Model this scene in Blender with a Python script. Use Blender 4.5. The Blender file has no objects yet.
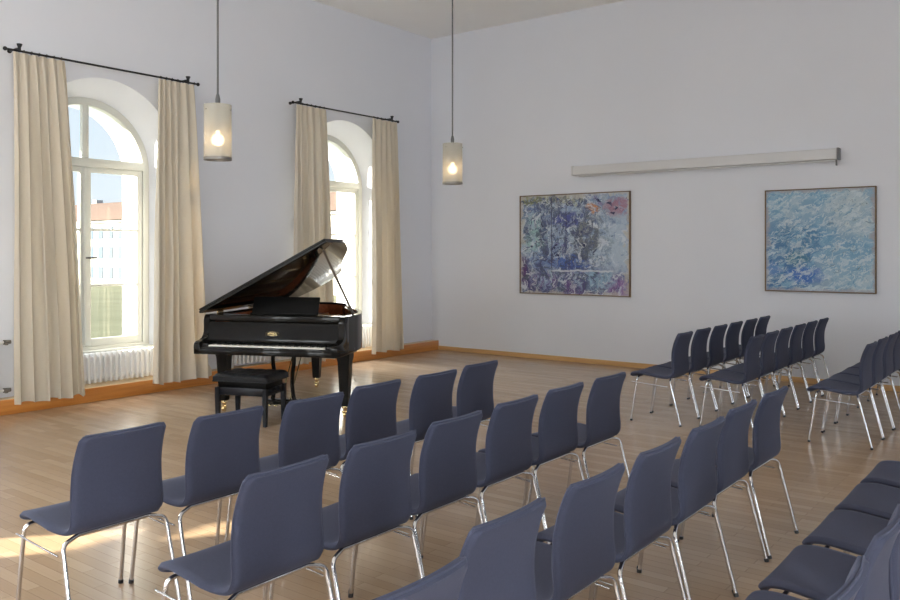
import bpy, bmesh, math, random
from mathutils import Vector, Matrix
random.seed(7)
PI = math.pi
S = bpy.context.scene
COL = S.collection

# ------------------------------------------------------------------ materials
def mat(name, color=(.8, .8, .8), rough=.5, metal=0., **kw):
    m = bpy.data.materials.new(name); m.use_nodes = True
    b = m.node_tree.nodes['Principled BSDF']
    b.inputs['Base Color'].default_value = (*color, 1)
    b.inputs['Roughness'].default_value = rough
    b.inputs['Metallic'].default_value = metal
    for k, v in kw.items():
        b.inputs[k.replace('_', ' ')].default_value = v
    return m

class NT:
    """tiny helper around a node tree"""
    def __init__(s, m):
        s.m = m; s.t = m.node_tree; s.n = s.t.nodes; s.l = s.t.links
        s.b = s.n['Principled BSDF']
    def new(s, typ, **props):
        n = s.n.new(typ)
        for k, v in props.items(): setattr(n, k, v)
        return n
    def put(s, sock, v):
        if hasattr(v, 'is_output'): s.l.new(v, sock)
        elif isinstance(v, (tuple, list)) and len(v) == 3 and sock.type == 'RGBA': sock.default_value = (*v, 1)
        else: sock.default_value = v
    def coord(s, which='Object'):
        return s.new('ShaderNodeTexCoord').outputs[which]
    def mapping(s, vec, scale=(1, 1, 1), rot=(0, 0, 0), loc=(0, 0, 0)):
        n = s.new('ShaderNodeMapping'); s.put(n.inputs['Vector'], vec)
        n.inputs['Scale'].default_value = scale; n.inputs['Rotation'].default_value = rot; n.inputs['Location'].default_value = loc
        return n.outputs[0]
    def tilt(s, vec, scale, rot, loc=(0, 0, 0)):
        n = s.new('ShaderNodeMapping', vector_type='TEXTURE'); s.put(n.inputs['Vector'], vec)
        n.inputs['Scale'].default_value = tuple(1/q for q in scale); n.inputs['Rotation'].default_value = rot; n.inputs['Location'].default_value = loc
        return n.outputs[0]
    def noise(s, vec, scale=5, detail=3, rough=.5, dist=0., out='Fac'):
        n = s.new('ShaderNodeTexNoise'); s.put(n.inputs['Vector'], vec)
        n.inputs['Scale'].default_value = scale; n.inputs['Detail'].default_value = detail
        n.inputs['Roughness'].default_value = rough; n.inputs['Distortion'].default_value = dist
        return n.outputs[out]
    def voronoi(s, vec, scale=5, out='Distance'):
        n = s.new('ShaderNodeTexVoronoi'); s.put(n.inputs['Vector'], vec); n.inputs['Scale'].default_value = scale
        return n.outputs[out]
    def ramp(s, fac, stops, interp='LINEAR'):
        n = s.new('ShaderNodeValToRGB'); s.put(n.inputs[0], fac); r = n.color_ramp; r.interpolation = interp
        while len(r.elements) < len(stops): r.elements.new(.5)
        for e, (p, c) in zip(r.elements, stops):
            e.position = p; e.color = (*c, 1) if isinstance(c, (tuple, list)) else (c, c, c, 1)
        return n.outputs[0]
    def math(s, op, a, b=0., c=None, clamp=False):
        n = s.new('ShaderNodeMath', operation=op, use_clamp=clamp); s.put(n.inputs[0], a); s.put(n.inputs[1], b)
        if c is not None: s.put(n.inputs[2], c)
        return n.outputs[0]
    def mix(s, fac, a, b, mode='MIX'):
        n = s.new('ShaderNodeMix', data_type='RGBA', blend_type=mode, clamp_factor=True)
        s.put(n.inputs[0], fac); s.put(n.inputs[6], a); s.put(n.inputs[7], b)
        return n.outputs[2]
    def sep(s, vec):
        n = s.new('ShaderNodeSeparateXYZ'); s.put(n.inputs[0], vec); return n.outputs
    def smooth(s, v, a, b):
        n = s.new('ShaderNodeMapRange', interpolation_type='SMOOTHSTEP'); s.put(n.inputs[0], v)
        n.inputs[1].default_value = a; n.inputs[2].default_value = b
        return n.outputs[0]
    def bump(s, h, strength=.2, dist=.01):
        n = s.new('ShaderNodeBump'); s.put(n.inputs['Height'], h)
        n.inputs['Strength'].default_value = strength; n.inputs['Distance'].default_value = dist
        s.l.new(n.outputs[0], s.b.inputs['Normal'])

def wall_mat(name, col):
    m = mat(name, col, .85); n = NT(m); c = n.coord()
    v = n.noise(c, .8, 4, .6)
    n.put(n.b.inputs['Base Color'], n.mix(v, tuple(x*.97 for x in col), tuple(min(1, x*1.03) for x in col)))
    n.bump(n.noise(c, 60, 3), .08, .004)
    return m

M = {}
M['wall'] = wall_mat('white_plaster', (.71, .73, .79))
M['wall_b'] = wall_mat('white_plaster_back', (.69, .71, .765))
M['ceil'] = wall_mat('ceiling_paint', (.88, .88, .87))
M['reveal'] = mat('outer_plaster', (.82, .81, .77), .9)
M['chrome'] = mat('chrome', (.66, .66, .68), .14, 1.)
M['glide'] = mat('dark_plastic', (.015, .015, .017), .4)
M['white_paint'] = mat('white_gloss_paint', (.60, .61, .575), .35)
M['radiator'] = mat('radiator_enamel', (.80, .80, .80), .35)
M['iron'] = mat('black_iron', (.012, .012, .014), .45, .3)
M['brass'] = mat('brass', (.74, .58, .30), .25, 1.)
M['steel'] = mat('grey_steel', (.20, .19, .18), .4, .8)
M['cord'] = mat('grey_cable', (.10, .10, .105), .5)
M['lacquer'] = mat('black_lacquer', (.007, .0065, .006), .06, 0., Specular_IOR_Level=.19)
M['satin'] = mat('black_satin', (.005, .005, .005), .35, 0., Specular_IOR_Level=.08)
M['bench_leather'] = mat('black_leather', (.010, .011, .014), .38, 0., Specular_IOR_Level=.22)
M['bench_wood'] = mat('bench_lacquer', (.010, .011, .015), .22, 0., Specular_IOR_Level=.22)
M['prop'] = mat('satin_grey_brown', (.09, .07, .055), .3)  # paler grey-brown than the case lacquer
M['ivory'] = mat('ivory_key', (.80, .78, .72), .25)
M['ebony'] = mat('ebony_key', (.008, .008, .008), .3)
M['plate'] = mat('bronze_plate', (.42, .27, .10), .35, .8)
M['felt'] = mat('red_felt', (.20, .03, .02), .9)
M['housing'] = mat('screen_housing', (.62, .62, .63), .5)
M['housing_end'] = mat('screen_end', (.16, .16, .17), .5)

# fabric
def fabric():
    m = mat('slate_blue_fabric', (.075, .084, .135), .9, 0., Sheen_Weight=.08, Sheen_Roughness=.5)
    n = NT(m); c = n.coord()
    n.b.inputs['Sheen Tint'].default_value = (.6, .66, .9, 1)
    w = n.noise(n.mapping(c, (1, 1, 1)), 260, 2)
    b = n.noise(c, 9, 3)
    w2 = n.noise(c, 70, 3, .7); w = n.math('ADD', n.math('MULTIPLY', w, .6), n.math('MULTIPLY', w2, .4))
    col = n.mix(w, (.026, .031, .057), (.056, .064, .112))
    col = n.mix(n.math('MULTIPLY', b, .25), col, (.033, .039, .076))
    n.put(n.b.inputs['Base Color'], col)
    n.bump(w, .25, .002)
    return m
M['fabric'] = fabric()

def curtain_mat():
    m = mat('cream_linen', (.70, .63, .51), .95)
    n = NT(m); c = n.coord()
    w = n.noise(n.mapping(c, (200, 200, 60)), 1, 2)
    col = n.mix(w, (.68, .62, .52), (.77, .71, .61))
    n.put(n.b.inputs['Base Color'], col)
    tr = n.new('ShaderNodeBsdfTranslucent'); n.put(tr.inputs[0], (.72, .64, .50))
    mx = n.new('ShaderNodeMixShader'); mx.inputs[0].default_value = .22
    n.l.new(n.b.outputs[0], mx.inputs[1]); n.l.new(tr.outputs[0], mx.inputs[2])
    n.l.new(mx.outputs[0], n.n['Material Output'].inputs[0])
    return m
M['curtain'] = curtain_mat()

def glass_mat():
    m = mat('window_glass', (1, 1, 1), .02)
    n = NT(m)
    t = n.new('ShaderNodeBsdfTransparent'); n.put(t.inputs[0], (.97, .985, .98))
    g = n.new('ShaderNodeBsdfGlossy'); g.inputs['Roughness'].default_value = .02
    lw = n.new('ShaderNodeLayerWeight'); lw.inputs[0].default_value = .5
    f = n.math('ADD', n.math('MULTIPLY', n.math('POWER', lw.outputs['Facing'], 5.), .9), .035)
    mx = n.new('ShaderNodeMixShader')
    n.l.new(f, mx.inputs[0]); n.l.new(t.outputs[0], mx.inputs[1]); n.l.new(g.outputs[0], mx.inputs[2])
    n.l.new(mx.outputs[0], n.n['Material Output'].inputs[0])
    return m
M['glass'] = glass_mat()

def frosted():
    m = mat('frosted_glass', (.66, .66, .62), .45)
    n = NT(m)
    t = n.new('ShaderNodeBsdfTransparent'); n.put(t.inputs[0], (.95, .95, .92))
    tr = n.new('ShaderNodeBsdfTranslucent'); n.put(tr.inputs[0], (.80, .76, .68))
    m1 = n.new('ShaderNodeMixShader'); m1.inputs[0].default_value = .35
    n.l.new(n.b.outputs[0], m1.inputs[1]); n.l.new(tr.outputs[0], m1.inputs[2])
    m2 = n.new('ShaderNodeMixShader'); m2.inputs[0].default_value = .56
    n.l.new(m1.outputs[0], m2.inputs[1]); n.l.new(t.outputs[0], m2.inputs[2])
    n.l.new(m2.outputs[0], n.n['Material Output'].inputs[0])
    return m
M['frosted'] = frosted()

def emis(name, col, st):
    m = mat(name, col); b = m.node_tree.nodes['Principled BSDF']
    b.inputs['Emission Color'].default_value = (*col, 1); b.inputs['Emission Strength'].default_value = st
    return m
M['bulb'] = emis('warm_bulb', (1, .70, .40), 9)

def wood(name, dark, light, along='X', scale=1., rough=.3, coat=.3):
    m = mat(name, light, rough, 0., Coat_Weight=coat, Coat_Roughness=.15); n = NT(m); c = n.coord()
    sc = {'X': (.6, 9, 9), 'Y': (9, .6, 9), 'Z': (9, 9, .6)}[along]
    g = n.noise(n.mapping(c, tuple(x*scale for x in sc)), 4, 5, .6, .6)
    n.put(n.b.inputs['Base Color'], n.ramp(g, [(.3, dark), (.7, light)]))
    return m
M['plinth'] = wood('orange_varnished_wood', (.47, .165, .030), (.64, .27, .062), 'Y', .6, .35, .3)
M['plinth_top'] = wood('pale_oak_top', (.50, .34, .17), (.66, .48, .27), 'Y', .6, .4, .2)
M['oak_strip'] = wood('oak_strip', (.52, .30, .12), (.66, .41, .19), 'X', .6, .4, .2)
M['frame_wood'] = wood('brown_frame_wood', (.12, .075, .04), (.22, .14, .075), 'X', 1, .5, 0)
M['mahogany'] = wood('mahogany', (.16, .035, .012), (.30, .085, .03), 'Y', 1, .22, .4)
M['spruce'] = wood('spruce_board', (.36, .17, .06), (.50, .26, .10), 'Y', 1, .35, .2)

def floor_mat():
    m = mat('strip_parquet', (.3, .19, .11), .3, 0., Coat_Weight=.0); n = NT(m); c = n.coord()
    br = n.new('ShaderNodeTexBrick'); n.put(br.inputs['Vector'], c)
    br.offset = .37; br.offset_frequency = 2; br.squash = 1
    br.inputs['Scale'].default_value = 1
    br.inputs['Brick Width'].default_value = .62; br.inputs['Row Height'].default_value = .072
    br.inputs['Mortar Size'].default_value = .0011; br.inputs['Mortar Smooth'].default_value = .1
    br.inputs['Bias'].default_value = 0
    br.inputs['Color1'].default_value = (.0, .0, .0, 1); br.inputs['Color2'].default_value = (1, 1, 1, 1); br.inputs['Mortar'].default_value = (.5, .5, .5, 1)
    v = n.ramp(br.outputs['Color'], [(0, (.375, .26, .165)), (.5, (.41, .29, .19)), (1, (.455, .33, .22))])
    g = n.noise(n.mapping(c, (.45, 40, 1)), 2, 4, .55, .2)
    v = n.mix(n.math('MULTIPLY', n.smooth(g, .4, .8), .14), v, (.26, .165, .095))
    big = n.noise(c, .5, 3)
    v = n.mix(n.math('MULTIPLY', n.smooth(big, .4, .7), .25), v, (.39, .28, .19))
    v = n.mix(n.math('MULTIPLY', br.outputs['Fac'], .7), v, (.14, .08, .045))
    n.put(n.b.inputs['Base Color'], v)
    r = n.noise(n.mapping(c, (2, 20, 1)), 4, 3)
    n.put(n.b.inputs['Roughness'], n.ramp(r, [(.3, .17), (.7, .25)]))
    n.bump(n.math('ADD', n.math('MULTIPLY', br.outputs['Fac'], -1.), n.math('MULTIPLY', g, .25)), .12, .003)
    return m
M['floor'] = floor_mat()

def painting_garden():
    m = mat('abstract_garden_paint', (.5, .55, .65), .55); n = NT(m); g0 = n.coord('Generated')
    vm = n.new('ShaderNodeVectorMath', operation='MULTIPLY_ADD')
    n.put(vm.inputs[0], n.noise(g0, 9, 5, .65, .6, 'Color')); vm.inputs[1].default_value = (.22, 0, .22); vm.inputs[2].default_value = (-.11, 0, -.11)
    va = n.new('ShaderNodeVectorMath', operation='ADD'); n.put(va.inputs[0], g0); n.put(va.inputs[1], vm.outputs[0])
    g = va.outputs[0]
    o = n.sep(g); X, Z = o[0], o[2]; o0 = n.sep(g0); X0, Z0 = o0[0], o0[2]
    holes = n.smooth(n.noise(n.mapping(g0, (16, 1, 11)), 1, 4, .65, .8), .36, .52)
    def blob(cx, cz, rx, rz):
        dx = n.math('DIVIDE', n.math('SUBTRACT', X, cx), rx); dz = n.math('DIVIDE', n.math('SUBTRACT', Z, cz), rz)
        return n.math('MULTIPLY', n.smooth(n.math('ADD', n.math('MULTIPLY', dx, dx), n.math('MULTIPLY', dz, dz)), 1.15, .15), holes)
    def M_(*f):
        r = f[0]
        for q in f[1:]: r = n.math('MULTIPLY', r, q)
        return r
    base = n.ramp(n.noise(g, 6, 6, .7, .8), [(.30, (.06, .09, .26)), (.41, (.22, .31, .48)), (.50, (.44, .52, .60)), (.58, (.27, .38, .55)), (.70, (.20, .15, .34))])
    base = n.mix(blob(.12, .62, .17, .22), base, (.30, .47, .48))
    base = n.mix(M_(blob(.14, .97, .28, .12), .9), base, (.20, .21, .06))
    base = n.mix(M_(blob(.45, .96, .25, .07), .7), base, (.36, .36, .20))
    base = n.mix(M_(blob(.86, .45, .16, .42), .8), base, (.44, .54, .64))
    base = n.mix(M_(blob(.90, .86, .14, .11), .75), base, (.36, .12, .16))
    base = n.mix(blob(.68, .84, .05, .07), base, (.60, .22, .05))
    base = n.mix(M_(blob(.63, .58, .13, .26), .75), base, (.13, .13, .10))
    base = n.mix(blob(.45, .74, .15, .11), base, (.07, .09, .30))
    base = n.mix(blob(.5, .31, .22, .10), base, (.05, .12, .42))
    base = n.mix(M_(blob(.22, .34, .2, .12), .8), base, (.14, .22, .45))
    low = n.smooth(Z, .32, .10)
    v1 = n.noise(n.mapping(g, (26, 1, 4)), 1, 3, .6, .6)
    base = n.mix(M_(low, n.smooth(v1, .40, .56)), base, (.12, .07, .22))
    base = n.mix(M_(low, n.smooth(v1, .62, .66), .8), base, (.55, .58, .64))
    base = n.mix(blob(.02, .25, .10, .17), base, (.09, .04, .14))
    base = n.mix(M_(blob(.93, .07, .18, .10), .8), base, (.26, .12, .34))
    base = n.mix(M_(blob(.73, .15, .17, .12), .8), base, (.28, .46, .60))
    # drips and brush marks, dark then pale
    st = n.noise(n.mapping(g, (20, 1, 4)), 1, 5, .7, 1.6)
    base = n.mix(M_(n.smooth(st, .49, .55), n.smooth(X, 1.0, .5), .85), base, (.05, .06, .17))
    st3 = n.noise(n.tilt(g, (14, 1, 14), (0, .6, 0), (5, 1, 3)), 1, 5, .7, 2.)
    base = n.mix(M_(n.smooth(st3, .53, .57), n.smooth(X, .95, .65), .8), base, (.06, .08, .12))
    st2 = n.noise(n.tilt(g, (15, 1, 7), (0, .4, 0), (3, 1, 2)), 1, 5, .65, 1.4)
    base = n.mix(M_(n.smooth(st2, .55, .61), .75), base, (.62, .67, .72))
    vd = n.voronoi(n.mapping(g, (13, 1, 12)), 1)
    base = n.mix(M_(n.smooth(vd, .30, .18), n.smooth(Z0, .22, .36), n.smooth(n.noise(g0, 6, 2), .48, .54)), base, (.025, .03, .09))
    for cx, wd in ((.305, .006), (.44, .004), (.2, .003)):
        lx = n.math('ABSOLUTE', n.math('SUBTRACT', n.math('ADD', n.math('MULTIPLY', X, .12), n.math('MULTIPLY', X0, .88)), cx))
        base = n.mix(M_(n.smooth(lx, wd, wd*.4), n.smooth(Z0, .18, .3), .85), base, (.05, .05, .10))
    lz = n.math('ABSOLUTE', n.math('SUBTRACT', n.math('ADD', n.math('MULTIPLY', Z, .25), n.math('MULTIPLY', Z0, .75)), .235))
    base = n.mix(M_(n.smooth(lz, .014, .004), n.smooth(X, .28, .36), n.smooth(X, .88, .8), .8), base, (.60, .64, .68))
    edge = n.math('MINIMUM', n.math('MINIMUM', X, n.math('SUBTRACT', 1., X)), n.math('MINIMUM', Z, n.math('SUBTRACT', 1., Z)))
    base = n.mix(M_(n.smooth(edge, .03, .005), .7), base, (.50, .48, .42))
    n.put(n.b.inputs['Base Color'], base)
    n.bump(n.noise(n.mapping(g0, (30, 1, 20)), 1, 3), .2, .004)
    return m
def painting_water():
    m = mat('abstract_water_paint', (.4, .55, .7), .55); n = NT(m); g0 = n.coord('Generated')
    vm = n.new('ShaderNodeVectorMath', operation='MULTIPLY_ADD')
    n.put(vm.inputs[0], n.noise(g0, 10, 5, .65, .5, 'Color')); vm.inputs[1].default_value = (.20, 0, .14); vm.inputs[2].default_value = (-.10, 0, -.07)
    va = n.new('ShaderNodeVectorMath', operation='ADD'); n.put(va.inputs[0], g0); n.put(va.inputs[1], vm.outputs[0])
    g = va.outputs[0]; o = n.sep(g); X, Z = o[0], o[2]
    def M_(*f):
        r = f[0]
        for q in f[1:]: r = n.math('MULTIPLY', r, q)
        return r
    def blob(cx, cz, rx, rz):
        dx = n.math('DIVIDE', n.math('SUBTRACT', X, cx), rx); dz = n.math('DIVIDE', n.math('SUBTRACT', Z, cz), rz)
        return n.smooth(n.math('ADD', n.math('MULTIPLY', dx, dx), n.math('MULTIPLY', dz, dz)), 1.05, .2)
    s1 = n.noise(n.tilt(g, (6, 1, 18), (0, -.5, 0)), 1, 6, .7, 1.2)
    big = n.noise(g, 3.2, 5, .65, .4)
    base = n.ramp(big, [(.33, (.10, .27, .46)), (.5, (.23, .40, .54)), (.66, (.40, .51, .58))])
    depth = M_(n.smooth(X, .85, .15), n.smooth(Z, .95, .35))
    base = n.mix(M_(depth, n.smooth(s1, .60, .46), .95), base, (.035, .14, .33))
    base = n.mix(M_(blob(.30, .52, .25, .18), n.smooth(s1, .58, .48), .8), base, (.05, .17, .32))
    base = n.mix(M_(blob(.36, .16, .22, .10), .9), base, (.03, .13, .46))
    base = n.mix(M_(blob(.30, .33, .15, .07), .8), base, (.04, .17, .25))
    base = n.mix(M_(blob(.06, .22, .12, .08), .7), base, (.07, .18, .48))
    base = n.mix(M_(blob(.42, .86, .12, .06), .7), base, (.12, .28, .46))
    base = n.mix(M_(blob(.8, .75, .3, .3), .5), base, (.40, .47, .52))
    for sc, ro, lo, cc, th0, am in (((8, 1, 30), -.5, (2, 0, 5), (.55, .63, .66), .53, .75), ((9, 1, 26), -.25, (4, 0, 8), (.50, .60, .64), .55, .7), ((26, 1, 9), .35, (7, 0, 1), (.56, .62, .62), .58, .6), ((10, 1, 30), -.9, (1, 0, 9), (.10, .26, .44), .57, .7)):
        q = n.noise(n.tilt(g, sc, (0, ro, 0), lo), 1, 5, .65, 1.2)
        base = n.mix(M_(n.smooth(q, th0, th0+.05), am), base, cc)
    s4 = n.noise(n.tilt(g, (9, 1, 30), (0, -.3, 0), (9, 0, 3)), 1, 4, .65, 1.)
    base = n.mix(M_(n.smooth(s4, .62, .66), n.smooth(X, .45, .7), n.smooth(Z, .1, .2), .8), base, (.10, .14, .18))
    edge = n.math('MINIMUM', n.math('MINIMUM', X, n.math('SUBTRACT', 1., X)), n.math('MINIMUM', Z, n.math('SUBTRACT', 1., Z)))
    base = n.mix(M_(n.smooth(edge, .045, .0), .85), base, (.34, .33, .36))
    n.put(n.b.inputs['Base Color'], base)
    n.bump(s1, .3, .005)
    return m
M['paint_garden'] = painting_garden()
M['paint_water'] = painting_water()

def lawn():
    m = mat('lawn_grass', (.16, .22, .07), .9); n = NT(m); c = n.coord()
    n.put(n.b.inputs['Base Color'], n.ramp(n.noise(c, .25, 5), [(.3, (.075, .085, .045)), (.7, (.115, .125, .075))]))
    return m
M['lawn'] = lawn()
M['facade'] = mat('pale_render', (.42, .42, .42), .9)
M['roof'] = mat('red_tiles', (.13, .085, .07), .9)
M['far_glass'] = mat('far_pane', (.10, .14, .20), .2)

# ------------------------------------------------------------------ mesh helpers
def finish(bm, name, m, parent=None, smooth=True, angle=40, kind=None):
    bmesh.ops.recalc_face_normals(bm, faces=bm.faces)
    me = bpy.data.meshes.new(name); bm.to_mesh(me); bm.free()
    for mm in (m if isinstance(m, (list, tuple)) else [m]): me.materials.append(mm)
    if smooth:
        me.polygons.foreach_set('use_smooth', [True]*len(me.polygons))
        me.set_sharp_from_angle(angle=math.radians(angle))
    o = bpy.data.objects.new(name, me); COL.objects.link(o)
    if parent: o.parent = parent
    if kind: o['kind'] = kind
    return o

def empty(name, loc=(0, 0, 0), rz=0.):
    o = bpy.data.objects.new(name, None); COL.objects.link(o)
    o.empty_display_size = .1; o.location = loc; o.rotation_euler = (0, 0, rz)
    return o

def tag(o, label, cat, group=None, kind=None):
    o['label'] = label; o['category'] = cat
    if group: o['group'] = group
    if kind: o['kind'] = kind
    return o

def box(bm, x0, x1, y0, y1, z0, z1, bev=0., seg=2, mi=0, mtx=None):
    vs = [bm.verts.new((x, y, z)) for x in (x0, x1) for y in (y0, y1) for z in (z0, z1)]
    idx = [(0, 1, 3, 2), (4, 6, 7, 5), (0, 4, 5, 1), (2, 3, 7, 6), (0, 2, 6, 4), (1, 5, 7, 3)]
    fs = [bm.faces.new([vs[i] for i in f]) for f in idx]
    for f in fs: f.material_index = mi
    if bev > 0:
        es = list({e for f in fs for e in f.edges})
        r = bmesh.ops.bevel(bm, geom=es, offset=bev, segments=seg, affect='EDGES', profile=.5)
        vs = list({v for f in r['faces'] for v in f.verts} | {v for v in vs if v.is_valid})
    if mtx is not None:
        bmesh.ops.transform(bm, matrix=mtx, verts=[v for v in vs if v.is_valid])

def boxo(name, dims, m, parent=None, bev=.004, seg=2):
    bm = bmesh.new(); box(bm, *dims, bev=bev, seg=seg); return finish(bm, name, m, parent)

def fillet(pts, rad, n=6):
    pts = [Vector(p) for p in pts]; out = [pts[0]]
    for i in range(1, len(pts)-1):
        a, b, c = pts[i-1], pts[i], pts[i+1]
        u, v = (a-b).normalized(), (c-b).normalized()
        r = rad[i-1] if isinstance(rad, (list, tuple)) else rad
        ang = u.angle(v)
        if r <= 0 or ang > PI-.01: out.append(b); continue
        d = min(r/math.tan(ang/2), (a-b).length*.49, (c-b).length*.49)
        p0, p1 = b+u*d, b+v*d
        for k in range(n+1):
            t = k/n
            out.append(p0*(1-t)**2 + b*2*t*(1-t) + p1*t*t)
    out.append(pts[-1]); return out

def tube(bm, pts, r, seg=8, caps=True, mi=0):
    pts = [Vector(p) for p in pts]; n = len(pts)
    rr = r if isinstance(r, (list, tuple)) else [r]*n
    t = (pts[1]-pts[0]).normalized()
    up = Vector((0, 0, 1)) if abs(t.z) < .9 else Vector((1, 0, 0))
    nrm = t.cross(up).normalized(); rings = []
    for i in range(n):
        t2 = (pts[min(i+1, n-1)]-pts[max(i-1, 0)]).normalized()
        nrm = (nrm - t2*nrm.dot(t2)).normalized(); bn = t2.cross(nrm)
        rings.append([bm.verts.new(pts[i]+(nrm*math.cos(2*PI*k/seg)+bn*math.sin(2*PI*k/seg))*rr[i]) for k in range(seg)])
    for i in range(n-1):
        for k in range(seg):
            f = bm.faces.new((rings[i][k], rings[i][(k+1) % seg], rings[i+1][(k+1) % seg], rings[i+1][k])); f.material_index = mi
    if caps:
        bm.faces.new(rings[0][::-1]).material_index = mi; bm.faces.new(rings[-1]).material_index = mi

def lathe(bm, prof, seg=24, cx=0, cy=0, closed=False):
    rings = [[bm.verts.new((cx+r*math.cos(2*PI*k/seg), cy+r*math.sin(2*PI*k/seg), z)) for k in range(seg)] for r, z in prof]
    m = len(rings)
    for i in range(m if closed else m-1):
        a, b = rings[i], rings[(i+1) % m]
        for k in range(seg): bm.faces.new((a[k], a[(k+1) % seg], b[(k+1) % seg], b[k]))
    if not closed:
        bm.faces.new(rings[0][::-1]); bm.faces.new(rings[-1])

def prism(bm, poly, axis, a, b, bev=0., mi=0):
    """polygon in the plane across axis, extruded from a to b"""
    def P(p, h):
        return {'X': (h, p[0], p[1]), 'Y': (p[0], h, p[1]), 'Z': (p[0], p[1], h)}[axis]
    A = [bm.verts.new(P(p, a)) for p in poly]; B = [bm.verts.new(P(p, b)) for p in poly]; n = len(poly)
    fs = [bm.faces.new(A), bm.faces.new(B[::-1])]
    for i in range(n): fs.append(bm.faces.new((A[i], B[i], B[(i+1) % n], A[(i+1) % n])))
    for f in fs: f.material_index = mi
    if bev > 0:
        es = list(set(fs[0].edges) | set(fs[1].edges))
        bmesh.ops.bevel(bm, geom=es, offset=bev, segments=2, affect='EDGES', profile=.5)
    return A+B

def band(bm, outer, inner, axis, a, b):
    """open strip between two matching outlines, extruded"""
    def P(p, h):
        return {'X': (h, p[0], p[1]), 'Z': (p[0], p[1], h)}[axis]
    V = [[bm.verts.new(P(p, h)) for p in ol] for ol in (outer, inner) for h in (a, b)]
    oa, ob, ia, ib = V; n = len(outer)
    for i in range(n-1):
        j = i+1
        bm.faces.new((oa[i], oa[j], ob[j], ob[i])); bm.faces.new((ia[i], ib[i], ib[j], ia[j]))
        bm.faces.new((oa[i], ia[i], ia[j], oa[j])); bm.faces.new((ob[i], ob[j], ib[j], ib[i]))
    for i in (0, n-1): bm.faces.new((oa[i], ob[i], ib[i], ia[i]))

def catmull(pts, n):
    pts = [Vector((*p, 0)) if len(p) == 2 else Vector(p) for p in pts]
    P = [2*pts[0]-pts[1]] + pts + [2*pts[-1]-pts[-2]]; out = []
    segs = len(pts)-1
    for i in range(n+1):
        t = i/n*segs; k = min(int(t), segs-1); u = t-k
        a, b, c, d = P[k:k+4]
        out.append(.5*((2*b)+(-a+c)*u+(2*a-5*b+4*c-d)*u*u+(-a+3*b-3*c+d)*u**3))
    return out

def copy_tree(root, loc, rz):
    r = root.copy(); COL.objects.link(r); r.location = loc; r.rotation_euler = (0, 0, rz)
    for ch in root.children:
        c = ch.copy(); COL.objects.link(c); c.parent = r
        for g in ch.children:
            d = g.copy(); COL.objects.link(d); d.parent = c
    return r

# ------------------------------------------------------------------ room
RX, RY, RZ = 12.6, -16.6, 5.26       # corner of left and back wall at the origin
WT = .95                             # wall thickness
WIN = {1: -5.91, 2: -2.08, 3: -9.74, 4: -14.57}   # centres of the arched windows
SPR = 2.63

def outline(hw, spring, bottom, n=48):
    pts = [(-hw, bottom), (-hw, spring)]
    for k in range(1, n): 
        a = PI - PI*k/n
        pts.append((hw*math.cos(a), spring+hw*math.sin(a)))
    pts += [(hw, spring), (hw, bottom)]
    return pts

def arched_wall(name, plane, wins, lo, hi, m, thick, sign):
    """wall across X at x=plane with arched openings; sign gives the outer side"""
    bm = bmesh.new()
    def face(pts): bm.faces.new([bm.verts.new(p) for p in pts])
    xo = plane + sign*thick
    rings = {}
    for c in wins:
        rings[c] = [[(plane+sign*d, c+y, z) for y, z in outline(hw, SPR+(.055 if d == 0 else 0), 0.)] for d, hw in ((0, .93), (.42, .815), (.50, .80), (thick, .78))]
        r = rings[c]
        for i in range(3):
            for k in range(len(r[0])-1):
                face([r[i][k], r[i][k+1], r[i+1][k+1], r[i+1][k]])
        # parapet under the window
        for x in (plane+sign*.30, xo):
            face([(x, c-.93, 0), (x, c+.93, 0), (x, c+.93, .47), (x, c-.93, .47)])
        face([(plane+sign*.30, c-.93, .47), (plane+sign*.30, c+.93, .47), (xo, c+.93, .47), (xo, c-.93, .47)])
    for x, i in ((plane, 0), (xo, 3)):
        ys = lo
        for c in sorted(wins):
            r = rings[c][i]; a, b = r[0][1], r[-1][1]
            face([(x, ys, 0), (x, a, 0), (x, a, SPR), (x, a, RZ+.1), (x, ys, RZ+.1)])
            arch = r[1:-1]
            for k in range(len(arch)-1):
                p, q = arch[k], arch[k+1]
                face([p, q, (x, q[1], RZ+.1), (x, p[1], RZ+.1)])
            ys = b
        face([(x, ys, 0), (x, hi, 0), (x, hi, RZ+.1), (x, ys, RZ+.1)])
    bmesh.ops.remove_doubles(bm, verts=bm.verts, dist=1e-4)
    o = finish(bm, name, m, None, False, 30, 'structure')
    return o

wl = arched_wall('wall_left', 0., list(WIN.values()), RY-.3, .3, M['wall'], WT, -1)
OPP = [-3.0, -7.2, -11.4, -15.0]
wr = arched_wall('wall_right', RX, OPP, RY-.3, .3, M['wall'], .6, 1)
wb = boxo('wall_back', (-.95, RX+.6, .0, .3, 0, RZ+.1), M['wall_b'], None, 0); wb['kind'] = 'structure'
FRONT = [2.6, 6.3, 10.0]  # unseen openings added to bring fill light onto the back wall
wf = arched_wall('wall_front', RY, [-x for x in FRONT], -(RX+.6), .95, M['wall'], .6, -1); wf.rotation_euler = (0, 0, PI/2)
fl = boxo('floor', (-.95, RX+.6, RY-.3, .3, -.2, 0), M['floor'], None, 0); fl['kind'] = 'structure'
ce = boxo('ceiling', (-.95, RX+.6, RY-.3, .3, RZ, RZ+.2), M['ceil'], None, 0); ce['kind'] = 'structure'

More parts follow.
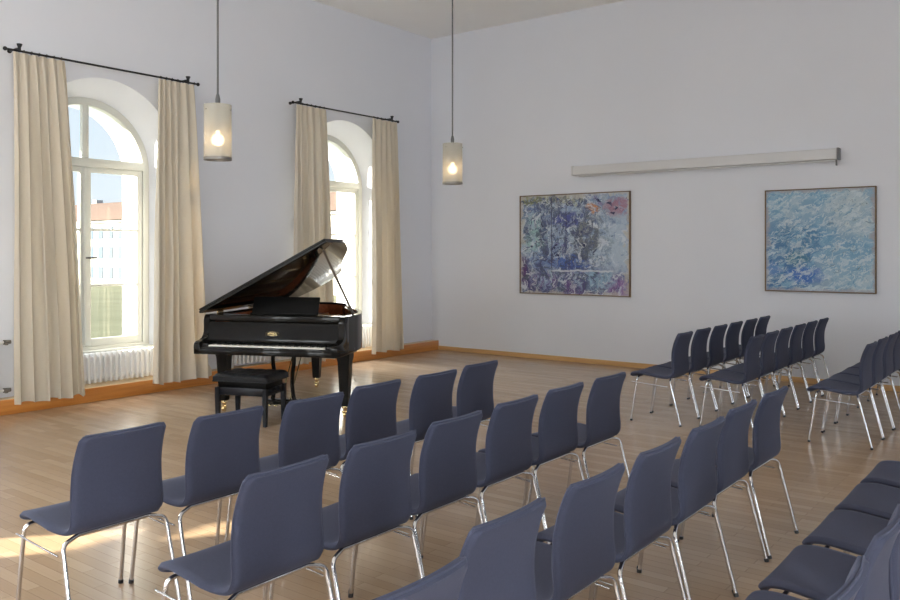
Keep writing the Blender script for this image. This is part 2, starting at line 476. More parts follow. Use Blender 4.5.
# plinth along the window wall: orange face, pale top running into the window niches
bm = bmesh.new()
box(bm, 0, .16, RY, 0, 0, .155, .004)
bm.faces.ensure_lookup_table()
for c in WIN.values(): box(bm, -.30, .002, c-.90, c+.90, 0, .153)
for f in bm.faces:
    f.normal_update()
    if f.normal.z > .5: f.material_index = 1
pl = finish(bm, 'baseboard_left', [M['plinth'], M['plinth_top']], None, True, 30, 'structure')
bb = boxo('baseboard_back', (.16, RX, -.022, 0, 0, .068), M['oak_strip'], None, .003); bb['kind'] = 'structure'

# ------------------------------------------------------------------ windows
def make_window(name, c, x_in, sign, plain=False):
    w = empty(name, (x_in, c, .47)); w['kind'] = 'structure'
    def loc(bm):     # built in world-like coordinates relative to the window's own base
        bmesh.ops.translate(bm, vec=(0, 0, -.47), verts=bm.verts)
        if sign > 0: bmesh.ops.scale(bm, vec=(-1, 1, 1), verts=bm.verts)
        return bm
    xa, xb = -.06, .0
    wp = M['white_paint']
    bm = bmesh.new(); band(bm, outline(.83, SPR, .47), outline(.735, SPR, .47), 'X', xa-.02, xb+.015)
    box(bm, xa-.019, xb+.014, -.74, .74, .47, .54, .004)
    finish(loc(bm), 'window_frame', wp, w)
    bm = bmesh.new(); box(bm, xa-.01, xb+.03, -.74, .74, 2.645, 2.745, .012); finish(loc(bm), 'transom', wp, w)
    if plain:
        bm = bmesh.new(); box(bm, -.033, -.029, -.74, .74, .54, 2.65); finish(loc(bm), 'pane', M['glass'], w)
        bm = bmesh.new(); prism(bm, [(.745*math.cos(t), max(2.735, SPR+.745*math.sin(t))) for t in [PI*k/28 for k in range(29)]], 'X', -.033, -.029); finish(loc(bm), 'fanlight_pane', M['glass'], w)
        return w
    bm = bmesh.new(); box(bm, xa, xb+.005, -.04, .04, 2.745, SPR+.775, .008); finish(loc(bm), 'mullion', wp, w)
    for s in (-1, 1):
        a, b = (s*.0, s*.735)
        y0, y1 = min(a, b), max(a, b)
        bm = bmesh.new()
        box(bm, xa+.005, xb, y0, y0+.068, .54, 2.645, .006); box(bm, xa+.005, xb, y1-.068, y1, .54, 2.645, .006)
        box(bm, xa+.006, xb-.001, y0+.004, y1-.004, .541, .63, .005); box(bm, xa+.006, xb-.001, y0+.004, y1-.004, 2.58, 2.644, .005)
        for z in (1.256, 1.91): box(bm, xa+.012, xb-.008, y0+.06, y1-.06, z-.014, z+.014, .004)
        sash = finish(loc(bm), 'sash', wp, w)
        bm = bmesh.new(); box(bm, -.033, -.029, y0+.06, y1-.06, .62, 2.59); finish(loc(bm), 'pane', M['glass'], sash)
        # fan light half: quarter-round pane
        bm = bmesh.new(); R = .745
        q = [(s*.03, 2.735)] + [(s*max(.03, R*math.cos(t)), max(2.735, SPR+R*math.sin(t))) for t in [PI/2*k/14 for k in range(15)]]
        prism(bm, q, 'X', -.033, -.029); finish(loc(bm), 'fanlight_pane', M['glass'], w)
    bm = bmesh.new(); box(bm, xb, xb+.02, -.028, .028, .56, 2.63, .008); finish(loc(bm), 'cover_strip', wp, w)
    bm = bmesh.new(); tube(bm, [(xb+.015, .0, 1.58), (xb+.06, 0, 1.58)], .011); tube(bm, [(xb+.055, 0, 1.58), (xb+.055, .11, 1.58)], .011)
    finish(loc(bm), 'window_handle', M['iron'], w)
    for z in (.9, 1.75, 2.4):
        bm = bmesh.new()
        tube(bm, [(xb+.012, .742, z-.05), (xb+.012, .742, z+.05)], .010); finish(loc(bm), 'hinge', wp, w)
    bm = bmesh.new(); box(bm, xb+.0, xb+.14, -.84, .84, .472, .503, .008); finish(loc(bm), 'window_sill', wp, w)
    return w
for k, c in WIN.items(): make_window('window_%d' % k, c, -.43, -1, k == 4)
for i, c in enumerate(FRONT):
    w = make_window('window_%d' % (9+i), c, RY-.43, -1); w.location = (c, RY-.43, .47); w.rotation_euler = (0, 0, PI/2)  # unseen front windows, added for the fill lamps behind them
for i, c in enumerate(OPP): make_window('window_%d' % (5+i), c, RX+.43, 1)

# ------------------------------------------------------------------ curtains and rods
def make_curtain(label, group, yt0, yt1, yb0, yb1, folds, seed, ret=0, ztop=3.675, zbot=.105):
    rnd = random.Random(seed)
    nu, nz = folds*12, 40
    ph = [rnd.uniform(-.5, .5) for _ in range(folds+2)]
    amp = [rnd.uniform(.7, 1.25) for _ in range(folds+2)]
    yc = (yt0+yt1)/2
    bm = bmesh.new(); th = .005
    L = [[], []]
    wd = [rnd.uniform(.6, 1.5) for _ in range(folds)]; cum = [0]
    for q in wd: cum.append(cum[-1]+q)
    wav = [rnd.uniform(-1, 1) for _ in range(6)]
    for j in range(nz+1):
        t = j/nz; z = ztop+(zbot-ztop)*t
        e = t**.8
        y0, y1 = yt0+(yb0-yt0)*e, yt1+(yb1-yt1)*e
        for side in (0, 1):
            row = []
            for i in range(nu+1):
                f = i/12; kk = min(int(f), folds-1); u = (cum[kk]+(f-kk)*wd[kk])/cum[-1]; k = int(min(f, folds-1))
                ff = f-k
                p = ph[k]*(1-ff)+ph[k+1]*ff; a = amp[k]*(1-ff)+amp[k+1]*ff
                low = math.sin(2*PI*(f+p*.6*min(1, t*2.5)))
                hi = math.sin(2*PI*2*f+.7)
                A = .022+.032*min(1, t*1.6)
                x = .225 + A*a*low + .010*(1-min(1, t*8))*hi + .014*t*math.sin(3*t+wav[0]*3+u*4) + .008*math.sin(4*PI*f*.37+wav[3]*4+2.5*t)*min(1, 3*t)
                yy = y0+(y1-y0)*u + .022*min(1, t*2)*math.cos(2*PI*f+p)*a + .010*math.sin(5*t+wav[1]*4+u*6)*t
                if ret:  # outer edge turned back to the wall, added to stop sun leaking past
                    q = max(0, (u-.93)/.07); x = x*(1-q)+q*(.03 if z > .32 else .03+.16*min(1, (.32-z)/.12)); yy += .004*q
                zz = z + (.012*math.sin(2*PI*f*.5+wav[2]*3)*t if j == nz else 0)
                row.append(bm.verts.new((x-.0-(th if side else 0), yy-yc, zz-zbot)))
            L[side].append(row)
    for j in range(nz):
        for i in range(nu):
            bm.faces.new((L[0][j][i], L[0][j][i+1], L[0][j+1][i+1], L[0][j+1][i]))
            bm.faces.new((L[1][j][i], L[1][j+1][i], L[1][j+1][i+1], L[1][j][i+1]))
    for j in range(nz):
        for i in (0, nu): bm.faces.new((L[0][j][i], L[0][j+1][i], L[1][j+1][i], L[1][j][i]))
    for i in range(nu):
        for j in (0, nz): bm.faces.new((L[0][j][i], L[0][j][i+1], L[1][j][i+1], L[1][j][i]))
    root = empty('curtain', (0, yc, zbot)); tag(root, label, 'curtain', group)
    finish(bm, 'curtain_panel', M['curtain'], root, True, 80)
    nr = 7
    for i in range(nr):
        y = yt0+.03+(yt1-yt0-.06)*i/(nr-1)-yc
        b2 = bmesh.new()
        ring = [(.22+0., y+.0, 0)]
        pts = [Vector((.222+.017*math.cos(a), y+.002*math.sin(a), 3.692-zbot+.017*math.sin(a))) for a in [2*PI*k/12 for k in range(12)]]
        vs = []
        for q in range(12):
            d = Vector((math.cos(2*PI*q/12), 0, math.sin(2*PI*q/12)))
            vs.append([b2.verts.new(pts[q]+d*.0035*math.cos(h)+Vector((0, 1, 0))*.0035*math.sin(h)) for h in [2*PI*k/6 for k in range(6)]])
        for q in range(12):
            for h in range(6): b2.faces.new((vs[q][h], vs[q][(h+1) % 6], vs[(q+1) % 12][(h+1) % 6], vs[(q+1) % 12][h]))
        finish(b2, 'curtain_ring', M['iron'], root)
    return root

G = 'cream curtains beside the arched windows'
c = WIN[1]
make_curtain('long cream curtain hanging left of the larger, nearer arched window', G, c-1.13, c-.60, c-1.10, c-.36, 6, 3)
make_curtain('long cream curtain between the nearer arched window and the piano', G, c+.53, c+1.05, c+.46, c+1.27, 6, 5, 1)
c = WIN[2]
make_curtain('long cream curtain left of the far window, directly behind the raised piano lid', G, c-1.16, c-.61, c-1.22, c-.47, 6, 8)
make_curtain('long cream curtain right of the far window, nearest the room corner', G, c+.37, c+.95, c+.33, c+1.07, 6, 11, 1)

c = WIN[3]
make_curtain('added unseen cream curtain blocking sun at the window out of view at the left', G, c+.53, c+1.05, c+.46, c+1.27, 6, 15, 1)  # unseen curtain added to keep sun from the third window off the floor

for k, lab in ((1, 'black iron curtain rod above the nearer arched window'), (2, 'black iron curtain rod above the far arched window')):
    c = WIN[k]; L = 1.13 if k == 1 else 1.08; off = -.065 if k == 1 else -.13
    r = empty('curtain_rod', (0, c+off, 3.693)); tag(r, lab, 'curtain rod', 'curtain rods over the windows')
    bm = bmesh.new(); tube(bm, [(.222, -L, 0), (.222, L, 0)], .0115, 10); finish(bm, 'rod', M['iron'], r)
    for s in (-1, 1):
        bm = bmesh.new(); n = 8
        bmesh.ops.create_uvsphere(bm, u_segments=12, v_segments=8, radius=.022, matrix=Matrix.Translation((.222, s*(L+.012), 0)))
        finish(bm, 'finial', M['iron'], r)
        bm = bmesh.new(); yy = s*(L-.13)
        tube(bm, [(0, yy, .03), (.222, yy, .03)], .012, 8)
        tube(bm, [(0, yy, .03), (.012, yy, .03)], .022, 12)
        tube(bm, [(.222, yy, -.012), (.222, yy, .035), (.222, yy, .065), (.222, yy, .073)], [.014, .015, .027, .027], 12)
        finish(bm, 'bracket', M['iron'], r)

# ------------------------------------------------------------------ radiators
def make_radiator(label, x, y0, y1, z0, z1, valve_side=1):
    yc = (y0+y1)/2
    r = empty('radiator', (x, yc, z0)); tag(r, label, 'radiator', 'white column radiators along the window wall')
    n = max(3, round((y1-y0)/.066)); h = z1-z0
    first = None
    for i in range(n):
        y = y0-yc+.03+i*(y1-y0-.06)/(n-1)
        if first is None:
            bm = bmesh.new()
            for dx in (-.035, .035): box(bm, dx-.022, dx+.022, -.0155, .0155, .0, h, .013, 3)
            box(bm, -.03, .03, -.015, .015, .0, .05, .01); box(bm, -.03, .03, -.015, .015, h-.05, h, .01)
            for z in (.05, h-.05): tube(bm, [(0, -.031, z), (0, .031, z)], .018, 8)
            first = finish(bm, 'section', M['radiator'], r); o = first
        else:
            o = first.copy(); COL.objects.link(o); o.parent = r
        o.location = (0, y, 0)
    for z in (.05, h-.05):
        bm = bmesh.new(); ye = y1-yc
        if valve_side > 0:
            tube(bm, [(0, ye-.02, z), (0, ye+.07, z)], .013, 8); finish(bm, 'pipe', M['radiator'], r)
            bm = bmesh.new(); tube(bm, [(0, ye+.05, z), (0, ye+.12, z)], [.024, .02], 10)
            tube(bm, [(0, ye+.08, z-.03), (0, ye+.08, z+.02)], .017, 10)
            finish(bm, 'valve', M['steel'], r)
    for s in (-1, 1):
        bm = bmesh.new(); yy = s*((y1-y0)/2-.2); box(bm, -.02, .02, yy-.008, yy+.008, .155-z0 if x > -.05 else .155-z0, .02); finish(bm, 'foot', M['radiator'], r)
    return r
make_radiator('low white column radiator under the nearer arched window', -.09, WIN[1]-.72, WIN[1]+.72, .168, .505, 0)
make_radiator('low white column radiator under the far window, mostly hidden by the piano', -.09, WIN[2]-.72, WIN[2]+.72, .168, .505, 0)
make_radiator('white column radiator on the wall behind the piano legs', .085, -4.42, -3.42, .19, .76, 0)
make_radiator('white radiator with valves at the left edge of the photo, beside a curtain', .085, -8.28, -7.12, .19, .78, 1)

# ------------------------------------------------------------------ chairs
def chair_shell():
    prof = catmull([(-.224, .424), (-.218, .444), (-.194, .462), (-.135, .469), (-.05, .462), (.04, .452), (.11, .446), (.165, .453),
                    (.198, .482), (.207, .525), (.206, .59), (.210, .66), (.221, .73), (.241, .80), (.270, .868)], 56)
    N = len(prof)-1
    L = [0.]
    for i in range(N): L.append(L[-1]+(prof[i+1]-prof[i]).length)
    tot = L[-1]; nv = 20
    def hw(i):
        s = L[i]/tot
        w = .240 + (.250-.240)*min(1, s/.2) - .028*max(0, min(1, (s-.36)/.16))
        if s > .5: w = .222 + (.206-.222)*((s-.5)/.5)**1.3
        for d, R in ((L[i], .045), (tot-L[i], .014)):
            if d < R: w -= R-math.sqrt(max(0, R*R-(R-d)**2))
        return w
    th = .0145
    def rows():
        out = []
        for i, p in enumerate(prof):
            t = (prof[min(i+1, N)]-prof[max(i-1, 0)]).normalized()
            nr = Vector((-t.y, t.x))       # towards the sitter
            s = L[i]/tot; w = hw(i)
            top, bot = [], []
            for k in range(nv+1):
                v = -1+2*k/nv
                v = math.sin(v*PI/2)*.35+v*.65
                bend = (.018*max(0, min(1, (s-.5)/.3)))*(v*v)    # back wraps slightly forwards at its sides
                dish = .006*(1-max(0, min(1, (s-.3)/.2)))*(v*v)
                edge = th*math.sqrt(max(0, 1-max(0, (abs(v)-.93)/.07)**2))*.8+th*.2
                base = Vector((p.x-bend, p.y+dish))
                a = base+nr*edge; b = base-nr*edge
                top.append((a.x, v*w, a.y)); bot.append((b.x, v*w, b.y))
            out.append((top, bot))
        return out
    R = rows()
    cut = next(i for i in range(N) if L[i]/tot > .50)
    def build(a, b):
        bm = bmesh.new(); T = []; B = []
        for i in range(a, b+1):
            sc = 1.
            T.append([bm.verts.new(p) for p in R[i][0]]); B.append([bm.verts.new(p) for p in R[i][1]])
        n = len(T)
        for i in range(n-1):
            for k in range(nv):
                bm.faces.new((T[i][k], T[i][k+1], T[i+1][k+1], T[i+1][k])); bm.faces.new((B[i][k], B[i+1][k], B[i+1][k+1], B[i][k+1]))
            for k in (0, nv): bm.faces.new((T[i][k], T[i+1][k], B[i+1][k], B[i][k]))
        for i in (0, n-1):
            for k in range(nv): bm.faces.new((T[i][k], T[i][k+1], B[i][k+1], B[i][k]))
        return bm
    # piping that runs round the rim of the backrest
    path = [Vector(((a[0]+b[0])/2, a[1], (a[2]+b[2])/2)) for a, b in [(R[i][0][0], R[i][1][0]) for i in range(cut, N)]]
    path2 = [Vector(((a[0]+b[0])/2, a[1], (a[2]+b[2])/2)) for a, b in [(R[i][0][nv], R[i][1][nv]) for i in range(cut, N)]]
    top = [Vector(((a[0]+b[0])/2, a[1], (a[2]+b[2])/2+.001)) for a, b in zip(R[N][0], R[N][1])]
    pip = bmesh.new(); tube(pip, path+top+path2[::-1], .0045, 6)
    return build(0, cut), build(cut, N), pip

def make_chair():
    r = empty('stacking_chair')
    sb, bb_, pip = chair_shell()
    finish(sb, 'seat', M['fabric'], r, True, 60)
    bk = finish(bb_, 'backrest', M['fabric'], r, True, 60)
    finish(pip, 'piping', M['fabric'], bk, True, 60)
    RT = .0097
    for xt, xf, zt in ((-.145, -.205, .434), (.186, .290, .431)):
        for s in (-1, 1):
            bm = bmesh.new()
            dz = .0 if xt < 0 else .020
            pts = fillet([(xf, s*.256, .012), (xt, s*.249, zt-dz), (xt-(.022 if xt > 0 else 0), s*.17, zt)], .045, 7)
            tube(bm, pts, RT, 10)
            lg = finish(bm, 'leg', M['chrome'], r, True, 60)
            bm = bmesh.new(); d = Vector((xt-xf, -s*.007, zt)).normalized()
            b0 = Vector((xf, s*.256, .012)); tube(bm, [b0-d*.012, b0+d*.006], .0125, 10)
            finish(bm, 'foot_glide', M['glide'], lg, True, 60)
        bm = bmesh.new(); xc = xt-(.022 if xt > 0 else 0); tube(bm, [(xc, -.175, zt), (xc, .175, zt)], RT, 10)
        finish(bm, 'crossbar', M['chrome'], r, True, 60)
    for s in (-1, 1):
        bm = bmesh.new()
        tube(bm, [(-.200, s*.259, .385), (-.1, s*.260, .379), (.05, s*.260, .370), (.165, s*.259, .362)], .0042, 6)
        finish(bm, 'side_rod', M['chrome'], r, True, 60)
    for y in (-.12, .12):
        bm = bmesh.new(); tube(bm, [(-.145, y, .440), (.165, y, .428)], .009, 8)
        finish(bm, 'seat_support', M['chrome'], r, True, 60)
    return r

ORD = ['first', 'second', 'third', 'fourth', 'fifth', 'sixth', 'seventh']
rows = [  # x of row, y of chairs, row phrase, group
    ([5.215, 5.26, 5.29, 5.235, 5.25, 5.21], [-8.99, -8.45, -7.90, -7.35, -6.80, -6.25], 'left block row nearest the piano', 'chairs of the left block, piano row'),
    ([6.26, 6.25, 6.22, 6.19, 6.18, 6.20], [-8.97, -8.42, -7.87, -7.31, -6.77, -6.22], 'second left block row from the piano', 'chairs of the left block, second row'),
    ([7.32, 7.215, 7.22, 7.22, 7.215, 7.20, 7.20], [-9.51, -8.94, -8.39, -7.84, -7.29, -6.74, -6.17], 'third left block row from the piano', 'chairs of the left block, third row'),
    (8.135, [-8.88, -8.32, -7.76, -7.19, -6.63, -6.07], 'row at the lower right corner, seats showing', 'chairs of the lower right row'),
    (5.505, [-3.25+.50*k for k in range(6)], 'right block row nearest the window wall', 'chairs of the right block, row by the windows'),
    (6.15, [-3.14+.50*k for k in range(6)], 'middle right block row before the back wall', 'chairs of the right block, middle row'),
    (7.125, [-3.16+.50*k for k in range(6)], 'right block row cut by the photo edge', 'chairs of the right block, outer row'),
]
proto = make_chair(); used = False
for x, ys, phrase, grp in rows:
    for i, y in enumerate(ys):
        loc = ((x[i] if isinstance(x, list) else x)+random.uniform(-.006, .006), y+random.uniform(-.003, .003), 0); rz = math.radians(random.uniform(-.5, .5))
        if not used: o = proto; o.location = loc; o.rotation_euler = (0, 0, rz); used = True
        else: o = copy_tree(proto, loc, rz)
        if 'right block' in grp: o.scale = (1, .90, 1)     # this block's chairs are linked more tightly
        tag(o, 'slate-blue chrome-legged chair, %s from left in the %s' % (ORD[i], phrase), 'chair', grp)

# ------------------------------------------------------------------ grand piano (local: x to the treble, y to the tail)
P = empty('grand_piano', (2.355, -5.345, 0), math.radians(23.6))
tag(P, 'black lacquered grand piano with its lid propped open before the windows', 'piano')
HW = .755
side = catmull([(HW, -.13), (HW, .02), (.750, .17), (.700, .40), (.57, .72), (.36, 1.08), (.19, 1.42), (.06, 1.72), (-.10, 1.90), (-.34, 1.985), (-.58, 1.93), (-.72, 1.78), (-HW, 1.60), (-HW, 1.2)], 70)
side = [(p.x, p.y) for p in side] + [(-HW, .8), (-HW, .3), (-HW, -.13)]
def inset(pl, d):
    out = []
    for i, p in enumerate(pl):
        a = Vector(pl[max(i-1, 0)]); b = Vector(pl[min(i+1, len(pl)-1)])
        t = (b-a).normalized(); out.append((p[0]-t.y*d, p[1]+t.x*d))
    return out
RIMZ = 1.02
bm = bmesh.new(); band(bm, side, inset(side, .045), 'Z', .66, RIMZ); finish(bm, 'rim', M['lacquer'], P, True, 35)
bm = bmesh.new(); band(bm, inset(side, .045), inset(side, .062), 'Z', .80, RIMZ-.025); finish(bm, 'inner_rim', M['mahogany'], P, True, 35)
bm = bmesh.new(); prism(bm, inset(side, .05), 'Z', .80, .815); finish(bm, 'soundboard', M['spruce'], P)
# iron plate with openings between its struts
bm = bmesh.new()
band(bm, inset(side, .075), inset(side, .17), 'Z', .86, .875)
box(bm, -.68, .68, -.05, .10, .86, .89, .006)
for (x0, y0), (x1, y1) in (((-.45, .08), (-.45, 1.75)), ((-.15, .08), (-.25, 1.8)), ((.15, .08), (.0, 1.55)), ((.42, .08), (.33, 1.05))):
    tube(bm, [(x0, y0, .885), (x1, y1, .885)], .018, 6)
finish(bm, 'iron_plate', M['plate'], P)
bm = bmesh.new()
for i in range(40):
    x = -.64+1.28*i/39
    yend = 1.75 if x < -.2 else max(.35, 1.5-(x+.2)*1.25)
    tube(bm, [(x, .06, .902), (x-.03*(x < .2), yend, .902)], .0012, 4)
so = finish(bm, 'strings', M['steel'], P, kind='stuff')
bm = bmesh.new(); box(bm, -.66, .66, .10, .17, .905, .93, .008); finish(bm, 'damper_rail', M['satin'], P)
# bottom and key bed
bm = bmesh.new(); box(bm, -HW, HW, -.44, .10, .645, .70, .006); finish(bm, 'key_bed', M['lacquer'], P)
bm = bmesh.new(); prism(bm, inset(side, .02), 'Z', .655, .675); finish(bm, 'bottom_board', M['satin'], P)
# arms with scrolled front
armp = [(-.13, RIMZ)] + [(p.x, p.y) for p in catmull([(-.215, RIMZ), (-.245, .985), (-.25, .94), (-.248, .88), (-.262, .82), (-.30, .785), (-.36, .772), (-.41, .765), (-.435, .745), (-.44, .71)], 30)] + [(-.44, .645), (-.13, .645)]
for a, b in ((-HW, -HW+.062), (HW-.062, HW)):
    bm = bmesh.new(); prism(bm, armp, 'X', a, b, .004); finish(bm, 'arm', M['lacquer'], P, True, 30)
for s in (-1, 1):
    x0, x1 = sorted((s*(HW-.062), s*.617))
    bm = bmesh.new(); box(bm, x0, x1, -.41, -.235, .70, .752, .01, 3); finish(bm, 'key_block', M['lacquer'], P)
bm = bmesh.new(); box(bm, -HW+.062, HW-.062, -.438, -.412, .69, .722, .006); finish(bm, 'key_slip', M['lacquer'], P)
# keys
wk = None; ww = 1.222/52
for i in range(52):
    if wk is None:
        bm = bmesh.new(); box(bm, -ww/2+.0005, ww/2-.0005, -.075, .075, 0, .022, .002, 2); wk = finish(bm, 'white_key', M['ivory'], P); o = wk
    else: o = wk.copy(); COL.objects.link(o); o.parent = P
    o.location = (-.611+ww*(i+.5), -.335, .712)
bk = None; pat = [0, 2, 3, 5, 6]          # from A: A# - C# D# - F# G#
for i in range(51):
    if i % 7 in (1, 4): continue
    if bk is None:
        bm = bmesh.new(); box(bm, -.0055, .0055, -.05, .05, 0, .014, .002, 2); bk = finish(bm, 'black_key', M['ebony'], P); o = bk
    else: o = bk.copy(); COL.objects.link(o); o.parent = P
    o.location = (-.611+ww*(i+1), -.31, .734)
# fallboard, leaning a little, with a gilt maker's band
fb = [(-.262, .745), (-.270, .765), (-.262, .79), (-.250, .93), (-.243, .948), (-.225, .95), (-.225, .745)]
bm = bmesh.new(); prism(bm, fb, 'X', -HW+.063, HW-.063); fbo = finish(bm, 'fallboard', M['lacquer'], P, True, 50)
bm = bmesh.new(); rr = random.Random(2)
x = -.055
while x < .055:
    h = .017*math.sqrt(max(0, 1-(x/.062)**2)); w = rr.choice((.006, .009, .011))
    box(bm, x, x+.0025, -.2600, -.2575, .838-h, .838+h); 
    if rr.random() > .35: box(bm, x, x+w, -.2600, -.2575, .838+h*.55, .838+h)
    if rr.random() > .45: box(bm, x, x+w, -.2600, -.2575, .838-h, .838-h*.6)
    if rr.random() > .45: box(bm, x, x+w*.8, -.2600, -.2575, .838-h*.2, .838+h*.15)
    x += w+.0035
for s in (-1, 1):
    pts = [(.075*math.cos(a), -.258, .838+s*.027*math.sin(a)) for a in [PI*.06+PI*.88*k/16 for k in range(17)]]
    tube(bm, pts, .0014, 4)
finish(bm, 'maker_emblem', M['brass'], fbo)
bm = bmesh.new(); box(bm, -HW+.05, HW-.05, -.235, -.11, .955, RIMZ, .012, 3); finish(bm, 'front_rail', M['lacquer'], P)
# music desk, lying slightly back
bm = bmesh.new(); mt = Matrix.Translation((.0, -.045, 1.004)) @ Matrix.Rotation(math.radians(-20), 4, 'X')
box(bm, -.33, .39, -.010, .010, 0, .20, .006, 2, 0, mt); box(bm, -.33, .39, -.05, .010, 0, .014, .004, 2, 0, mt)
finish(bm, 'music_desk', M['satin'], P)
bm = bmesh.new(); box(bm, -.40, .45, -.085, .16, .985, 1.003, .003); finish(bm, 'desk_slide', M['satin'], P)
# lid hinged along the bass side, front flap folded back on top of it
LA = math.radians(27.6)
lid = empty('lid', (-HW-.03, 0, RIMZ+.012)); lid.parent = P; lid.rotation_euler = (0, -LA, 0)
lidpoly = [(p[0]+HW+.012, p[1]) for p in inset(side, -.015) ]
lidpoly = [(lidpoly[0][0], -.27)] + lidpoly + [(lidpoly[-1][0], -.27)]
bm = bmesh.new(); prism(bm, lidpoly, 'Z', 0, .024, .004); finish(bm, 'lid_panel', M['lacquer'], lid, True, 35)
flp = [(0.005, -.265), (2*HW+.02, -.265), (2*HW+.02, .24), (0.005, .24)]
bm = bmesh.new(); prism(bm, flp, 'Z', .026, .046, .004); finish(bm, 'lid_flap', M['lacquer'], lid, True, 35)
# prop stick: rim to lid underside
def lidpt(x, y, z=0.):
    return Vector((-HW-.012+x*math.cos(LA)-z*math.sin(LA), y, RIMZ+.012+x*math.sin(LA)+z*math.cos(LA)))
a = Vector((HW-.05, .13, RIMZ)); b = lidpt(1.38, -.06)
bm = bmesh.new(); tube(bm, [a, a.lerp(b, .5), b], [.013, .014, .012], 8); finish(bm, 'prop_stick', M['prop'], P)
for yy in (.1, .8, 1.5):
    bm = bmesh.new(); tube(bm, [(-HW-.012, yy-.06, RIMZ+.008), (-HW-.012, yy+.06, RIMZ+.008)], .008, 8); finish(bm, 'hinge', M['brass'], P)
# legs
for lx, ly in ((-.665, 0.), (.665, 0.), (-.34, 1.66)):
    bm = bmesh.new()
    A = [bm.verts.new((lx+sx*w, ly+sy*w, z)) for z, w in ((.115, .040), (.56, .060), (.60, .069), (.65, .069)) for sx, sy in ((-1, -1), (1, -1), (1, 1), (-1, 1))]
    for i in range(3):
        for k in range(4): bm.faces.new((A[i*4+k], A[i*4+(k+1) % 4], A[i*4+4+(k+1) % 4], A[i*4+4+k]))
    bm.faces.new(A[:4][::-1]); bm.faces.new(A[-4:])
    bmesh.ops.bevel(bm, geom=list(bm.edges), offset=.006, segments=2, affect='EDGES')
    lg = finish(bm, 'leg', M['lacquer'], P)
    bm = bmesh.new(); lathe(bm, [(.034, .118), (.036, .10), (.022, .085), (.018, .06)], 14, lx, ly)
    tube(bm, [(lx-.02, ly, .06), (lx-.02, ly, .03)], .006); tube(bm, [(lx+.02, ly, .06), (lx+.02, ly, .03)], .006)
    box(bm, lx-.027, lx+.027, ly-.016, ly+.016, .05, .068, .004)
    bmesh.ops.create_cone(bm, cap_ends=True, segments=18, radius1=.03, radius2=.03, depth=.024, matrix=Matrix.Translation((lx, ly, .03)) @ Matrix.Rotation(PI/2, 4, 'Y'))
    finish(bm, 'caster', M['brass'], lg)
# pedal lyre
LX, LY = -.075, .16
for s in (-1, 1):
    bm = bmesh.new()
    pts = [(p.x, LY, p.y) for p in catmull([(LX+s*.11, .66), (LX+s*.118, .52), (LX+s*.10, .38), (LX+s*.10, .25), (LX+s*.12, .13), (LX+s*.15, .075)], 16)]
    tube(bm, pts, .022, 8); finish(bm, 'lyre_post', M['lacquer'], P)
bm = bmesh.new(); box(bm, LX-.17, LX+.17, LY-.075, LY+.075, .075, .125, .01); finish(bm, 'lyre_box', M['lacquer'], P)
for s in (-1, 0, 1):
    bm = bmesh.new(); px = LX+s*.072
    box(bm, px-.010, px+.010, LY-.17, LY-.05, .088, .096, .003); box(bm, px-.017, px+.017, LY-.205, LY-.16, .084, .10, .005)
    finish(bm, 'pedal', M['brass'], P)
bm = bmesh.new(); tube(bm, [(LX-.05, LY+.05, .11), (LX-.05, LY+.42, .655)], .006); tube(bm, [(LX+.05, LY+.05, .11), (LX+.05, LY+.42, .655)], .006)
finish(bm, 'lyre_brace', M['brass'], P)

# ------------------------------------------------------------------ piano bench
B = empty('piano_bench', (2.395, -5.79, 0), math.radians(22))
tag(B, 'black piano bench with padded leather top, tucked before the keyboard', 'bench')
bw, bd = .285, .225
bm = bmesh.new(); n = 14
# buttoned cushion
T = []
for j in range(n+1):
    row = []
    for i in range(n*2+1):
        u, v = i/(2*n)*2-1, j/n*2-1
        ex = max(0, (abs(u)-.9)/.1); ey = max(0, (abs(v)-.86)/.14)
        z = .49-.022*min(1, (ex*ex+ey*ey))
        z -= .007*max(abs(math.sin(u*PI*2.5))**14, abs(math.sin(v*PI*1.5+PI/2*0))**14 if abs(v) < .9 else 0)
        row.append(bm.verts.new((u*bw, v*bd, z)))
    T.append(row)
for j in range(n):
    for i in range(2*n): bm.faces.new((T[j][i], T[j][i+1], T[j+1][i+1], T[j+1][i]))
edge = [T[0][i] for i in range(2*n+1)] + [T[j][2*n] for j in range(1, n+1)] + [T[n][i] for i in range(2*n-1, -1, -1)] + [T[j][0] for j in range(n-1, 0, -1)]
low = [bm.verts.new((v.co.x, v.co.y, .415)) for v in edge]
for i in range(len(edge)):
    j = (i+1) % len(edge); bm.faces.new((edge[i], low[i], low[j], edge[j]))
bm.faces.new(low)
finish(bm, 'cushion', M['bench_leather'], B, True, 50)
bm = bmesh.new(); tube(bm, [(v.co.x, v.co.y, .418) for v in []] or [(-bw, -bd,   .42), (bw, -bd,   .42)], .006, 6); tube(bm, [(-bw, bd,   .42), (bw, bd,   .42)], .006, 6)
tube(bm, [(-bw, -bd,   .42), (-bw, bd,   .42)], .006, 6); tube(bm, [(bw, -bd,   .42), (bw, bd,   .42)], .006, 6); finish(bm, 'piping', M['bench_leather'], B)
bm = bmesh.new(); box(bm, -.25, .25, -.17, .17, .355, .415, .003); finish(bm, 'lift_frame', M['satin'], B)
bm = bmesh.new()
for y in (-.19, .17): box(bm, -.235, .235, y, y+.022, .285, .36, .004)
for x in (-.262, .24): box(bm, x, x+.022, -.17, .17, .285, .36, .004)
finish(bm, 'apron', M['bench_wood'], B)
